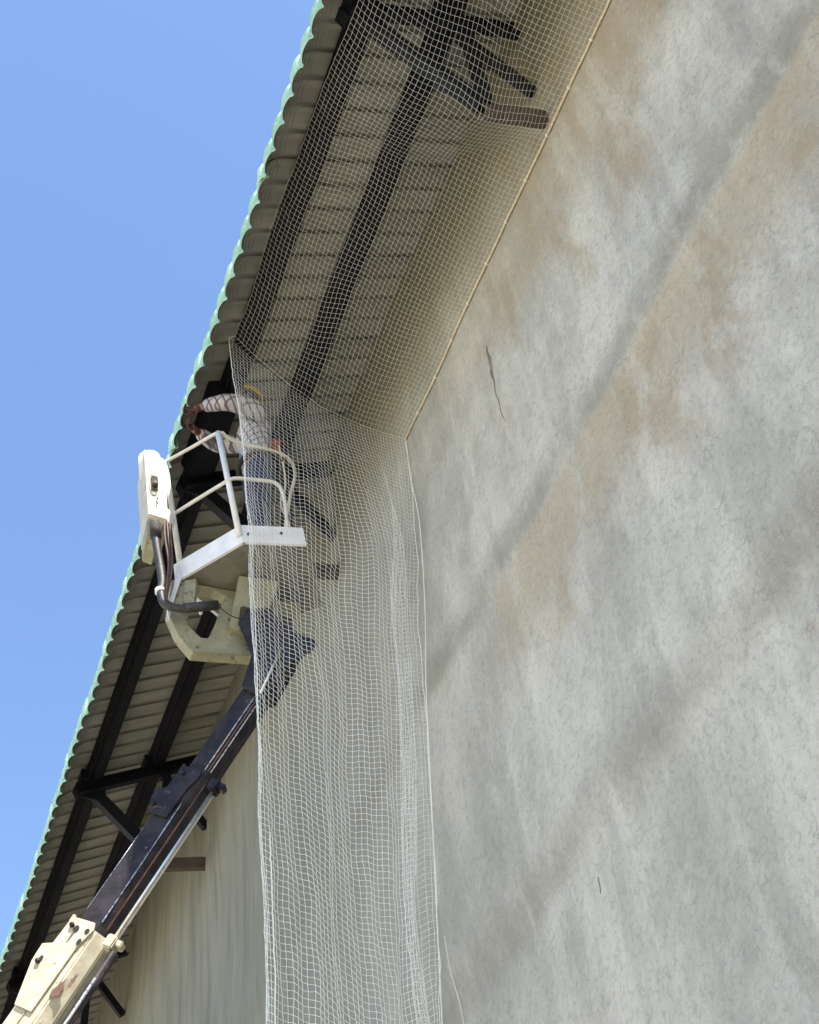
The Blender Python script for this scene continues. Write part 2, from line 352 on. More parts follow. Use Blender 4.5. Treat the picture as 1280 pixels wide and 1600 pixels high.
# corrugated sheets with a crimp-curved eave: profile along the slope x profile across the ribs
PITCH, NR = 0.2, 4; SW = PITCH*NR
def rib(s):
    k = min(s, 1-s)*2; q = min(1.0, max(0.0, (k-0.05)/0.20)); q = q*q*(3-2*q); return 0.014*q + 0.026*math.sin(math.pi*s)**0.8
def sheet_mesh():
    path = []                                          # (x, z, normal_x, normal_z, crimp)
    xs, zs = -1.306, RZ - SL*1.306
    for t in (7.0, 3.0, 1.0, 0.2): path.append((t, RZ+SL*t, -st_, ct, 0))
    for i in range(1, 9):
        t = 0.2 + (xs-0.2)*i/8; path.append((t, RZ+SL*t, -st_, ct, 0))
    Rr = 0.25; cx, cz = xs + Rr*st_, zs - Rr*ct
    NA = 40
    for i in range(1, NA+1):
        a = TH + (math.radians(90)-TH)*i/NA
        nx, nz = -math.sin(a), math.cos(a)
        path.append((cx+nx*Rr, cz+nz*Rr, nx, nz, (0.0018 if i % 4 in (1, 2) else -0.0018)))
    lx, lz = path[-1][0], path[-1][1]
    for i in range(1, 13): path.append((lx, lz-0.010*i, nx, nz, (0.0018 if i % 4 in (1, 2) else -0.0018)))
    ss = np.linspace(0, NR+0.30, NR*20+7)
    vs_, fs, mi = [], [], []
    n = len(ss)
    for side in (0, 1):
        for (x, z, nx, nz, cr) in path:
            for s in ss:
                h = rib(s % 1.0) + (0.004 if side else 0.0) + cr*min(1, rib(s % 1.0)/0.03)
                lap = 0.0065 if s > NR-0.02 else 0.0
                vs_.append((x+nx*(h+lap), s*PITCH, z+nz*(h+lap)))
    m = len(path)
    for side in (0, 1):
        o = side*m*n
        for i in range(m-1):
            for j in range(n-1):
                q = (o+i*n+j, o+i*n+j+1, o+(i+1)*n+j+1, o+(i+1)*n+j)
                fs.append(q if side == 0 else q[::-1]); mi.append(side)
    for i in range(m-1):
        for j in (0, n-1):
            fs.append((i*n+j, (i+1)*n+j, m*n+(i+1)*n+j, m*n+i*n+j)); mi.append(0)
    for j in range(n-1):
        a = (m-1)*n+j; fs.append((a, a+1, m*n+a+1, m*n+a)); mi.append(1)
    return vs_, fs, mi
vs_, fs, mi = sheet_mesh()
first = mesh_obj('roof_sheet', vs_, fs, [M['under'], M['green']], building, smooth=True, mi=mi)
Y0 = -8.6
first.location.y = Y0
k = 1
while Y0 + k*SW < 25.5:
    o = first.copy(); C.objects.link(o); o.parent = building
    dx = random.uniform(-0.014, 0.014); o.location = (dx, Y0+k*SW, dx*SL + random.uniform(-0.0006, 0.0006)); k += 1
# far slope
bm = bmesh.new(); bar_into(bm, (7.0, 9, RZ+SL*7-0.02), (14.6, 9, RZ-0.5), 36, 0.03); bm_obj('far_roof_slope', bm, M['green'], building)

# purlins (C channels) along the eave
def purlin(xc, off):
    bm = bmesh.new(); z = RZ + SL*xc - off*ct
    x = xc + off*st_
    bar_into(bm, (x, -8.6, z), (x, 25.4, z), 0.105, 0.165, up=(-st_, 0, ct))
    # turned lip of the channel
    bar_into(bm, (x-0.056*ct, -8.6, z-0.056*st_-0.065), (x-0.056*ct, 25.4, z-0.056*st_-0.065), 0.006, 0.022, up=(-st_, 0, ct))
    return bm_obj('purlin', bm, M['steel'], building)
purlin(-1.19, 0.088); purlin(-0.585, 0.088)

# outrigger trusses at every portal
bm = bmesh.new(); bar_into(bm, (-1.195, 6.15, RZ-SL*1.195-0.11), (-1.195, 7.0, RZ-SL*1.195-0.11), 0.22, 0.17, up=(-st_, 0, ct)); bm_obj('purlin_splice', bm, M['steel'], building)
def truss(y, ez=9.46, ex=-0.50, wz=9.55):
    t = empty('eave_truss', building)
    rz = lambda x: RZ - 0.225 + SL*x
    bm = bmesh.new(); channel_into(bm, (-1.30, y, rz(-1.30)), (-0.01, y, rz(-0.01)), 0.07, 0.125, 0.008, up=(0, 0, 1), flip=1)
    bar_into(bm, (-1.31, y+0.035, rz(-1.31)), (-1.305, y+0.035, rz(-1.305)), 0.09, 0.12)
    bm_obj('rafter', bm, M['steel'], t)
    bm = bmesh.new(); bar_into(bm, (-1.17, y+0.03, 10.24), (-0.45, y+0.03, ez+0.05), 0.115, 0.08, up=(0, 1, 0)); bm_obj('strut', bm, M['steel'], t)
    bm = bmesh.new(); bar_into(bm, (-0.45, y+0.0, ez+0.04), (-0.42, y+0.0, rz(-0.42)-0.03), 0.075, 0.065, up=(0, 1, 0)); bm_obj('strut', bm, M['steel'], t)
    bm = bmesh.new(); bar_into(bm, (-0.44, y+0.05, rz(-0.44)-0.03), (-0.0, y+0.05, 9.98), 0.075, 0.065, up=(0, 1, 0)); bm_obj('strut', bm, M['steel'], t)
    bm = bmesh.new()
    channel_into(bm, (ex, y, ez), (0.01, y, wz), 0.06, 0.12, 0.009, flip=-1)
    bar_into(bm, (ex+0.01, y+0.075, ez+0.005), (0.01, y+0.075, wz+0.005), 0.02, 0.07); bm_obj('wall_bracket', bm, M['bracket'], t)
    for x in (-1.20, -0.58):                           # purlin cleats and gussets
        bm = bmesh.new(); zc = RZ + SL*x - 0.105
        bar_into(bm, (x-0.07, y-0.012, zc-0.10), (x-0.07, y-0.012, zc+0.045), 0.012, 0.10, up=(0, 1, 0))
        bar_into(bm, (x-0.065, y-0.09, zc-0.01), (x-0.065, y+0.09, zc-0.01), 0.05, 0.11); bm_obj('cleat', bm, M['steel'], t)
    bm = bmesh.new()
    p = [(-1.30, y-0.006, rz(-1.30)-0.05), (-1.02, y-0.006, rz(-1.02)-0.05), (-1.03, y-0.006, 10.13), (-1.13, y-0.006, 10.10)]
    a = [bm.verts.new(q) for q in p]; b = [bm.verts.new((q[0], q[1]+0.010, q[2])) for q in p]
    bm.faces.new(a); bm.faces.new(b[::-1])
    for i in range(4): bm.faces.new((a[i], b[i], b[(i+1) % 4], a[(i+1) % 4]))
    bm_obj('gusset', bm, M['steel'], t)
    return t
truss(-0.99, 9.40, -0.47, 9.57); truss(3.04, 9.40, -0.47, 9.57)
for y in (7.07, 11.10, 14.75): truss(y)

# gouge and surface crack in the plaster
def wall_x(y, z): return float(-wall_relief(np.array([[y]]), np.array([[z]]))[0, 0])
def wall_mark(name, pts, widths, mat, proud=0.0025):
    vs_, fs = [], []
    for i, ((y, z), wd) in enumerate(zip(pts, widths)):
        for s in (-1, 1): vs_.append((wall_x(y, z)-proud, y+s*wd/2, z))
    n = len(pts)
    for i in range(n-1): fs.append((2*i, 2*i+1, 2*i+3, 2*i+2))
    b = len(vs_); vs2 = [(x+0.03, y, z) for x, y, z in vs_]
    fs += [tuple(b+k for k in f[::-1]) for f in fs[:]]
    for i in range(n-1): fs += [(2*i, 2*i+2, b+2*i+2, b+2*i), (2*i+1, b+2*i+1, b+2*i+3, 2*i+3)]
    return mesh_obj(name, vs_+vs2, fs, mat, building)
gz = np.linspace(8.83, 8.07, 20)
gp = [(4.335+0.012*math.sin(7*t)+0.006*math.sin(31*t), t) for t in gz]
gw = [0.004+0.030*math.exp(-((i-5)/3.6)**2)*(0.8+0.3*math.sin(i*2.1)) + 0.006*max(0, 1-i/19) for i in range(20)]
wall_mark('gouge', gp, gw, M['chip'])
cz_ = np.linspace(5.66, 5.0, 16)
M['seam'] = painted('pale_filler', (0.56, 0.54, 0.47), (0.62, 0.60, 0.54), None, 0.9)
wall_mark('filler_line', [(6.07+0.006*math.sin(9*t), t) for t in cz_], [0.007]*16, M['seam'], 0.004)
wall_mark('hair_crack', [(4.52+0.006*math.sin(30*t), t) for t in np.linspace(5.00, 4.92, 8)], [0.004]*8, M['chip'])

# ------------------------------------------------------------------ netting
net = empty('safety_net', label='white square mesh bird net roped under the eave, its loose end hanging down', category='net')
def strands(P, r, skip=None):
    """P: (n, m, 3) grid of knots -> three sided tubes along both directions"""
    vs_all, fs_all = [], []; base = 0
    r = np.broadcast_to(np.asarray(r, float), P.shape[:2])
    def fam(Q, rr):
        n, m = Q.shape[:2]
        d = np.gradient(Q, axis=1); d /= np.linalg.norm(d, axis=2, keepdims=True)+1e-9
        ref = np.array([0.31, -0.87, 0.38]); s = np.cross(d, ref); s /= np.linalg.norm(s, axis=2, keepdims=True)+1e-9
        u = np.cross(d, s)
        ring = [Q + rr[..., None]*(math.cos(a)*s+math.sin(a)*u) for a in (0.3, 0.3+2.0944, 0.3+4.18879)]
        vv = np.stack(ring, 2).reshape(-1, 3)
        idx = np.arange(n*m*3).reshape(n, m, 3)
        ff = [np.stack([idx[:, :-1, k], idx[:, :-1, (k+1) % 3], idx[:, 1:, (k+1) % 3], idx[:, 1:, k]], -1).reshape(-1, 4) for k in range(3)]
        return vv, np.concatenate(ff)
    v1, f1 = fam(P, r); v2, f2 = fam(P.transpose(1, 0, 2), r.T)
    return np.vstack([v1, v2]), np.vstack([f1, f2+len(v1)])
def fast_mesh(name, v, f, mat, parent):
    me = bpy.data.meshes.new(name)
    me.vertices.add(len(v)); me.vertices.foreach_set('co', v.astype(np.float32).ravel())
    me.loops.add(f.size); me.loops.foreach_set('vertex_index', f.astype(np.int32).ravel())
    me.polygons.add(len(f)); me.polygons.foreach_set('loop_start', np.arange(0, f.size, 4, dtype=np.int32))
    me.polygons.foreach_set('use_smooth', np.ones(len(f), bool))
    me.update(calc_edges=True); me.materials.append(mat)
    o = bpy.data.objects.new(name, me); C.objects.link(o); o.parent = parent; return o
ROPE_Z = 9.41
YE = 5.60
def wallx_arr(Y, Z): return -wall_relief(Y, Z)
def soffit(U, Yv):
    """U 0 at the purlin .. 1 at the wall rope"""
    rz = ROPE_Z + 0.012*np.sin(Yv*1.3+0.8)
    xw = wallx_arr(Yv, rz) - 0.012
    x0 = -1.278 + 0.010*np.sin(Yv*5.1); z0 = RZ-SL*1.262-0.19 + 0.012*np.sin(Yv*4.3+1)
    X = x0 + (xw-x0)*U; Zz = z0 + (rz-z0)*U
    sag = np.sin(np.pi*U)
    Zz = Zz - 0.05*sag*(1+0.5*vnoise(Yv+40, U*2+9, 0.6, 0.5, 21)) - 0.015*vnoise(Yv+40, U*3+9, 0.25, 0.3, 22)*sag
    for yb in (-0.99, 3.04):                           # tented over the bracket ends
        dd = np.sqrt(np.clip(-0.50-X, 0, 9)**2 + ((Yv-yb-0.03)*0.8)**2)
        lim = 9.285 + 0.22*np.clip(X+0.50, 0, 9) + 0.95*dd
        k = 0.05; hh = np.clip(0.5+0.5*(lim-Zz)/k, 0, 1)
        Zz = lim + (Zz-lim)*hh - k*hh*(1-hh) if False else np.minimum(Zz, lim)
    # towards the loose end the net drops off the purlin
    e = np.clip((Yv-(YE-1.15+0.35*U))/1.15, 0, 1); e = e*e
    Zz = Zz - e*0.24*sag
    return X, Yv + 0.0*U, Zz
nu, nv = 48, int((YE+3.5)/0.0365)
U, Yv = np.meshgrid(np.linspace(0, 1, nu), np.linspace(-3.5, YE, nv), indexing='ij')
Ysk = Yv + 0.05*vnoise(U*6+9, Yv+40, 1.2, 0.9, 31) * np.clip((YE-Yv)/0.4, 0, 1) + (0.06*(U-0.5))*0
X, Yy, Zz = soffit(U, Ysk)
P1 = np.stack([X, Yy, Zz], -1); P1 += rng.normal(0, 0.0016, P1.shape)
v, f = strands(P1, 0.00075); o = fast_mesh('soffit_mesh', v, f, M['net'], net); o['kind'] = 'stuff'
# hanging curtain
nc, nr = 53, 230
Uc, Vc = np.meshgrid(np.linspace(0, 1, nc), np.linspace(0, 1, nr), indexing='ij')
# across: a narrow hem folded back at the free edge, a wide sweep, an S-fold gathered near the wall, then the last strip
open_ = Uc
wand = 0.03*np.sin(Vc*9+1) + 0.015*np.sin(Vc*23)
kx = [0, 0.06, 0.13, 0.66, 0.78, 0.86, 0.93, 1.0]
gA = np.interp(Uc, kx, [0.045, 0.0, 0.055, 0.78, 0.925, 0.80, 0.91, 1.0])
gB = np.interp(Uc, kx, [0.030, 0.0, 0.060, 0.80, 0.900, 0.86, 0.93, 1.0])
mixv = 0.5+0.5*np.sin(Vc*6.0+0.6)
gath = gA*mixv + gB*(1-mixv)
for _ in range(2): gath[1:-1] = (gath[:-2]+2*gath[1:-1]+gath[2:])/4
core = np.clip((Uc-0.5)/0.25, 0, 1)*np.clip((1-Uc)/0.08, 0, 1)
gath = gath + core*wand
fade = np.clip(Vc*5, 0, 1); fade = fade*fade*(3-2*fade)
gath = np.clip(open_*(1-fade) + gath*fade, 0, 1)
xe, ye, ze = soffit(Uc, np.full_like(Uc, YE))
zt = ze[:, :1]; Zc = zt - (zt-1.1)*Vc
xl = -1.325 + 0.06*np.clip((10.1-Zc)/1.3, 0, 1) + 0.008*np.clip(8.9-Zc, 0, 6)
xr = -0.005 - 0.03*np.clip(9.4-Zc, 0, 1.5)**1.2 - 0.078*np.clip(8.2-Zc, 0, 3.4) - 0.05*np.clip(4.8-Zc, 0, 3)
xr = np.minimum(xr, wallx_arr(np.full_like(Zc, YE), np.clip(Zc, 0, 11)) - 0.012)
Xc = xl + (xr-xl)*gath
lay = np.interp(Uc, kx, [0.05, 0.0, -0.01, 0.0, -0.02, 0.05, 0.11, 0.10])
Yc = YE + fade*(lay + 0.012*np.sin(gath*55+0.5*Zc) + 0.022*np.sin(gath*19-0.3*Zc)) + 0.035*np.sin(gath*7+Zc*0.7)*fade + 0.02*vnoise(Uc*9+9, Zc+9, 0.9, 0.8, 41)*fade
Zc = Zc + (0.05*np.sin(gath*6.0+0.5) + 0.02*vnoise(Uc*12+9, Zc+20, 1.8, 0.7, 43))*fade
Xc = Xc + (0.012*vnoise(Uc*15+9, Zc+9, 1.6, 0.45, 42) + 0.006*vnoise(Uc*15+9, Zc+9, 0.6, 0.2, 45))*fade
P2 = np.stack([Xc, Yc, Zc], -1); P2[:, 1:] += rng.normal(0, 0.0013, P2[:, 1:].shape)
P2[:, 0] = np.stack([xe, ye, ze], -1)[:, 0]
v, f = strands(P2, 0.0008 + 0.0007*np.clip(Vc/0.30, 0, 1) + 0.0002*np.clip((Vc-0.4)/0.3, 0, 1)); o = fast_mesh('curtain_mesh', v, f, M['net'], net); o['kind'] = 'stuff'
def poly_tube(name, arr, r, mat, n=6, step=1): return tube(name, [tuple(p) for p in arr[::step]], r, mat, net, n=n, smoothpath=False)
poly_tube('edge_cord', P2[0], 0.0026, M['net'])
poly_tube('edge_cord', P2[6][110:] + np.array([0, -0.012, 0]), 0.0024, M['net'])
poly_tube('edge_cord', P2[-1], 0.0026, M['net'])
# twisted rope along the wall
yr = np.arange(-3.5, YE+0.02, 0.012); xs_, _, zs_ = soffit(np.ones((1, len(yr))), yr[None, :])
cen = np.stack([xs_[0], yr, zs_[0]], -1)
for ph in (0, 2.094, 4.189):
    a = yr*150+ph
    arr = cen + np.stack([0.0052*np.cos(a), 0*yr, 0.0052*np.sin(a)], -1)
    tube('rope_strand', [tuple(p) for p in arr], 0.0055, M['rope'], net, n=5, smoothpath=False)
# lashings and anchor hooks
lash = None
for y in np.arange(-3.3, YE, 0.32):
    i = int(np.argmin(abs(yr-y))); c = Vector(cen[i])
    if lash is None:
        c0 = c.copy()
        pts = [c + V(0.012*math.cos(t), 0.006*(t/6.28-1), 0.013*math.sin(t)) for t in np.linspace(0, 12.5, 20)]
        lash = tube('lashing', [p - c0 for p in pts], 0.0022, M['net'], net, n=4, smoothpath=False); lash.location = c0
    else:
        o = lash.copy(); C.objects.link(o); o.parent = net; o.location = c
# loose tail of rope at the end of the fixed length
tube('rope_tail', [(-0.012, YE, 9.42), (-0.035, YE-0.01, 9.0), (-0.03, YE-0.02, 8.5), (-0.09, YE-0.02, 7.7), (-0.17, YE-0.02, 7.0), (-0.24, YE-0.02, 6.2), (-0.32, YE, 5.2), (-0.40, YE, 4.2), (-0.45, YE, 3.2)], 0.003, M['net'], net, n=5)

# ------------------------------------------------------------------ crane with basket
crane = empty('boom_lift', label='cream and black telescopic boom carrying a white work basket below the eave', category='boom lift')
A_ = V(-2.018, 6.9, 5.565) + V(0.0348, -0.0166, -0.0233); D_ = V(0.467, -0.222, 0.856).normalized()
S_ = V(-0.43, -0.903, 0).normalized(); U_ = S_.cross(D_).normalized()
if U_.z < 0: U_ = -U_
def bp(l, s, u): return A_ + D_*l + S_*s + U_*u
def boom_section(name, l0, l1, w, h, mat, ch=0.3, wall=True):
    """eight sided box with chamfered lower edges"""
    prof = [(-w/2, h/2), (w/2, h/2), (w/2, -h*ch*0.6), (w*0.22, -h/2), (-w*0.22, -h/2), (-w/2, -h*ch*0.6)]
    bm = bmesh.new(); r = [[bm.verts.new(bp(l, s, u)) for s, u in prof] for l in (l0, l1)]; n = len(prof)
    for i in range(n): bm.faces.new((r[0][i], r[0][(i+1) % n], r[1][(i+1) % n], r[1][i]))
    bm.faces.new(r[0]); bm.faces.new(r[1][::-1]); bmesh.ops.recalc_face_normals(bm, faces=bm.faces)
    bmesh.ops.bevel(bm, geom=[e for e in bm.edges if e.calc_face_angle(0) > 0.3], offset=0.008, segments=2, affect='EDGES')
    return bm_obj(name, bm, mat, crane)
outer = boom_section('outer_boom_section', -5.3, 0.40, 0.205, 0.225, M['cream'])
mid = boom_section('middle_boom_section', -0.5, 1.52, 0.172, 0.195, M['boomblack'])
inner = boom_section('inner_boom_section', 0.2, 2.72, 0.148, 0.180, M['boomblack'])
def collar(parent, l, hw, hh, mat, ear, name='end_plate'):
    # side cheek with a stepped hump on top, ending in a flared collar
    for sgn in (1, -1):
        s = sgn*(hw+0.003)
        pr = [(-ear, 0.0), (-ear, hh-0.004), (-0.22-ear*0.15, hh+0.066), (-0.20, hh+0.072), (-0.175, hh+0.020), (0.0, hh+0.012), (0.012, -hh*0.15), (-0.03, -hh*0.30), (-0.15, -hh*0.05)]
        extrude_poly(name, [bp(l+a, s, u) for a, u in pr], S_*(0.012*sgn), mat, parent, bevel=0.002)
    bm = bmesh.new()
    bar_into(bm, bp(l-0.03, 0, hh+0.006), bp(l+0.012, 0, hh+0.006), 2*hw+0.03, 0.02, up=U_)
    bar_into(bm, bp(l-0.03, 0, -hh-0.008), bp(l+0.012, 0, -hh-0.008), hw*1.2, 0.02, up=U_)
    bm_obj('collar', bm, mat, parent)
    # clamp under the section that carries the telescoping cylinder
    bm = bmesh.new(); bar_into(bm, bp(l-0.08, hw*0.55, -hh-0.028), bp(l+0.0, hw*0.55, -hh-0.028), 0.09, 0.06, up=U_, bevel=0.008)
    bar_into(bm, bp(l-0.05, hw*0.55, -hh-0.075), bp(l-0.01, hw*0.55, -hh-0.075), 0.06, 0.045, up=U_, bevel=0.006)
    bm_obj('cylinder_clamp', bm, mat, parent)
    for a, u in ((-0.05, hh-0.02), (-0.30, hh+0.026)):
        tube('bolt', [bp(l+a, hw+0.012, u), bp(l+a, hw+0.032, u)], 0.014, M['boomblack'], parent, n=8, smoothpath=False)
collar(outer, 0.42, 0.1025, 0.1125, M['cream'], 0.55)
collar(mid, 1.53, 0.086, 0.0975, M['boomblack'], 0.36)
M['pale_steel'] = painted('steel_and_highlight', (0.32, 0.34, 0.40), (0.46, 0.48, 0.54), (0.10, 0.09, 0.11), 0.35, 0.6, 25, 0.5)
# edge highlight put on the middle section as pale strips, conduits and the bright cylinder rod
tube('edge_highlight', [bp(0.46, 0.090, -0.035), bp(0.95, 0.0905, -0.030), bp(1.30, 0.0915, -0.026)], lambda i, N: 0.0042+0.0015*math.sin(i*0.9), M['pale_steel'], mid, n=6, step=0.04)
tube('edge_highlight', [bp(0.5, 0.087, 0.094), bp(1.1, 0.087, 0.094)], 0.003, M['pale_steel'], mid, n=6)
tube('telescoping_rod', [bp(0.36, 0.050, -0.130), bp(1.47, 0.050, -0.130)], 0.0105, M['chrome'], crane, n=14, smoothpath=False)
tube('guide_tube', [bp(0.36, 0.020, -0.134), bp(1.47, 0.020, -0.134)], 0.007, M['rail'], crane, n=10, smoothpath=False)
tube('oil_pipe', [bp(0.44, 0.070, -0.075), bp(1.48, 0.070, -0.075)], 0.006, M['rust'], mid, n=8, smoothpath=False)
for k, (s, u, mt) in enumerate(((0.076, -0.020, 'pale_steel'), (0.074, -0.042, 'rust'), (0.070, -0.060, 'pale_steel'))):
    tube('oil_pipe', [bp(1.56, s, u), bp(2.70, s, u)], 0.005, M[mt], inner, n=8, smoothpath=False)
# details on the cream section: long rod under it, slots, hatch, rust edge
tube('derrick_pipe', [bp(-2.0, 0.06, -0.185), bp(0.34, 0.06, -0.185)], 0.028, M['boomblack'], outer, n=14, smoothpath=False)
tube('derrick_pipe', [bp(-2.0, 0.105, -0.200), bp(0.16, 0.105, -0.200)], 0.009, M['pale_steel'], outer, n=8, smoothpath=False)
for l, u, a, b in ((0.36, 0.060, 0.022, 0.016), (0.37, -0.005, 0.016, 0.013), (0.30, 0.0, 0.020, 0.011), (0.14, 0.135, 0.020, 0.011)):
    pts = [bp(l+a*math.cos(t), 0.1185, u+b*math.sin(t)) for t in np.linspace(0, 2*math.pi, 13)[:-1]]
    extrude_poly('slot', pts, S_*0.003, M['dark'], outer)
rp = random.Random(4)
for cl, cu, a_, b_ in ((0.03, -0.050, 0.070, 0.022), (0.33, 0.062, 0.05, 0.006), (0.10, -0.095, 0.05, 0.012), (-0.25, -0.08, 0.10, 0.008)):
    pts = []
    for t in np.linspace(0, 2*math.pi, 23)[:-1]:
        k_ = rp.uniform(0.55, 1.25); pts.append(bp(cl+a_*k_*math.cos(t), 0.1045 if cu < 0 else 0.1185, cu+b_*k_*math.sin(t)))
    extrude_poly('rust_patch', pts, S_*0.0025, M['rust'], outer)
bm = bmesh.new(); bar_into(bm, bp(-1.6, 0.1065, 0.035), bp(-0.1, 0.1065, 0.035), 0.004, 0.006, up=U_); bm_obj('weld_seam', bm, M['olive'], outer)
bm = bmesh.new(); bar_into(bm, bp(-0.36, 0.108, -0.03), bp(-0.30, 0.108, -0.03), 0.012, 0.10, up=U_); bar_into(bm, bp(-0.62, 0.108, -0.03), bp(-0.33, 0.108, -0.075), 0.010, 0.012, up=U_); bm_obj('hose_bracket', bm, M['olive'], outer)
# boom head: swivel plates that reach over to the basket
for s in (0.085,):
    extrude_poly('head_plate', [bp(l, s, u) for l, u in ((2.15, -0.095), (2.20, 0.092), (2.45, 0.16), (2.66, 0.38), (2.80, 0.40), (2.86, 0.26), (2.74, 0.06), (2.72, -0.16), (2.68, -0.19), (2.62, -0.185), (2.50, -0.115))], S_*0.014, M['boomblack'], crane, bevel=0.003)
extrude_poly('head_plate', [bp(l, -0.09, u) for l, u in ((2.25, -0.085), (2.25, 0.092), (2.45, 0.14), (2.66, 0.32), (2.74, 0.32), (2.74, 0.06), (2.60, -0.06))], S_*-0.014, M['boomblack'], crane, bevel=0.003)
tube('head_pin', [bp(2.74, -0.13, 0.28), bp(2.74, 0.13, 0.28)], 0.035, M['boomblack'], crane, n=16, smoothpath=False)
tube('levelling_rod', [bp(2.18, 0.112, -0.06), bp(2.56, 0.112, 0.0)], 0.010, M['chrome'], crane, n=10, smoothpath=False)
# slewing column and chassis bed on the ground, below the view
base_pt = bp(-5.2, 0, 0)
bm = bmesh.new()
bmesh.ops.create_cone(bm, cap_ends=True, segments=24, radius1=0.34, radius2=0.24, depth=base_pt.z-0.15, matrix=Matrix.Translation((base_pt.x, base_pt.y, (base_pt.z-0.15)/2)))
bm_obj('slewing_column', bm, M['cream'], crane)
bm = bmesh.new(); bar_into(bm, (base_pt.x-1.2, base_pt.y+0.0, 0.1), (base_pt.x+1.0, base_pt.y, 0.1), 1.6, 0.2, bevel=0.02); bm_obj('outrigger_base', bm, M['boomblack'], crane)

# ---- basket
basket = empty('work_basket', crane)
Lc, Nc, Rc = V(-1.47, 6.478, 8.44), V(-1.133, 6.01, 8.44), V(-0.721, 5.925, 8.44)
Rb, Lb = V(-0.42, 6.47, 8.46), V(-0.90, 6.89, 8.46)
TU = V(-0.10, 0, 1.0).normalized()
fl = [Lc, Nc, Rc, Rb, Lb]
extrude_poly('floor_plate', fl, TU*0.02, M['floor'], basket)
cen_ = sum(fl, V(0, 0, 0))/5
bm = bmesh.new()
for i in range(5):
    a, b = fl[i], fl[(i+1) % 5]
    inn = (cen_-(a+b)/2); inn.z = 0; inn.normalize()
    e = (b-a).normalized()
    aa, bb = a - e*0.0, b + e*0.0
    q = [aa-inn*0.004, bb-inn*0.004, bb-inn*0.004+TU*0.165, aa-inn*0.004+TU*0.165]
    if i == 2: continue
    vv = [bm.verts.new(p) for p in q] + [bm.verts.new(p+inn*0.02) for p in q]
    for fc in ((0, 1, 2, 3), (7, 6, 5, 4), (0, 4, 5, 1), (1, 5, 6, 2), (2, 6, 7, 3), (3, 7, 4, 0)): bm.faces.new([vv[k] for k in fc])
bm_obj('toe_board', bm, M['white'], basket)
for a, l in ((Nc+(Rc-Nc)*0.10, 0.07), (Nc+(Rc-Nc)*0.62, 0.09)):
    nrm = V(-0.2, -0.98, 0); p0 = a + TU*l + nrm*0.008
    tube('bolt', [p0, p0+nrm*0.012], 0.010, M['dark'], basket, n=8, smoothpath=False)
NT_, LT_ = V(-1.298, 6.01, 9.562), V(-1.573, 6.478, 9.688)
tube('corner_post', [V(-1.158, 6.01, 8.50), NT_], 0.0215, M['white'], basket, n=12, smoothpath=False)
tube('corner_post', [V(-1.430, 6.478, 8.52), LT_], 0.0215, M['rail'], basket, n=12, smoothpath=False)
tube('rear_post', [V(-1.20, 6.84, 8.55), V(-1.235, 6.84, 8.78)], 0.013, M['white'], basket, n=8, smoothpath=False)
tube('top_rail', [LT_, LT_*0.5+NT_*0.5, NT_, V(-1.24, 6.02, 9.555), V(-1.12, 6.05, 9.55), V(-0.80, 6.07, 9.55), V(-0.66, 6.20, 9.55), V(-0.62, 6.45, 9.55), V(-0.62, 6.60, 9.3), V(-0.60, 6.60, 8.60)], 0.0135, M['rail'], basket, n=10)
tube('middle_rail', [V(-1.495, 6.478, 9.131), V(-1.37, 6.24, 9.08), V(-1.265, 6.03, 9.022), V(-1.20, 5.985, 9.05), V(-1.04, 5.975, 9.075), V(-0.90, 5.97, 9.075), V(-0.845, 5.97, 8.95), V(-0.83, 5.97, 8.58)], 0.0140, M['rail'], basket, n=10)
# mounting frame under the floor (ring plate with an opening)
outl = [V(-1.50, 6.46, 8.44), V(-1.520, 6.46, 8.13), V(-1.45, 6.46, 7.94), V(-1.350, 6.46, 7.81), V(-0.95, 6.46, 7.86), V(-0.62, 6.46, 7.90), V(-0.60, 6.46, 8.44), V(-1.05, 6.46, 8.44)]
hol = [V(-1.33, 6.46, 8.40), V(-1.375, 6.46, 8.22), V(-1.395, 6.46, 8.05), V(-1.30, 6.46, 7.95), V(-1.25, 6.46, 7.955), V(-1.20, 6.46, 8.10), V(-1.130, 6.46, 8.38), V(-1.22, 6.46, 8.42)]
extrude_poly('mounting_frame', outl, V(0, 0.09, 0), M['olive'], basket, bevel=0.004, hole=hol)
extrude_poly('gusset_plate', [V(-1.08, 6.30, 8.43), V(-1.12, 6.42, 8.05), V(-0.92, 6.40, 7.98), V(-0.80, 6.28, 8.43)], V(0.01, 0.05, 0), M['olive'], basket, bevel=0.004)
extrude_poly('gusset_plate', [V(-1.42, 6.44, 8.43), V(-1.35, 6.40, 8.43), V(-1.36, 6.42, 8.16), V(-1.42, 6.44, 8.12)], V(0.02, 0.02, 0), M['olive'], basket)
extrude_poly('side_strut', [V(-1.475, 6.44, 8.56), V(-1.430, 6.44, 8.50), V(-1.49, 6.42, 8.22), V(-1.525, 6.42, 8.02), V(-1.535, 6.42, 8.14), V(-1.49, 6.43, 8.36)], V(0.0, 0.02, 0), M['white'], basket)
bm = bmesh.new(); bar_into(bm, V(-1.06, 6.40, 8.13), V(-0.70, 6.40, 8.10), 0.10, 0.15, bevel=0.01); bm_obj('swivel_block', bm, M['bracket'], basket)
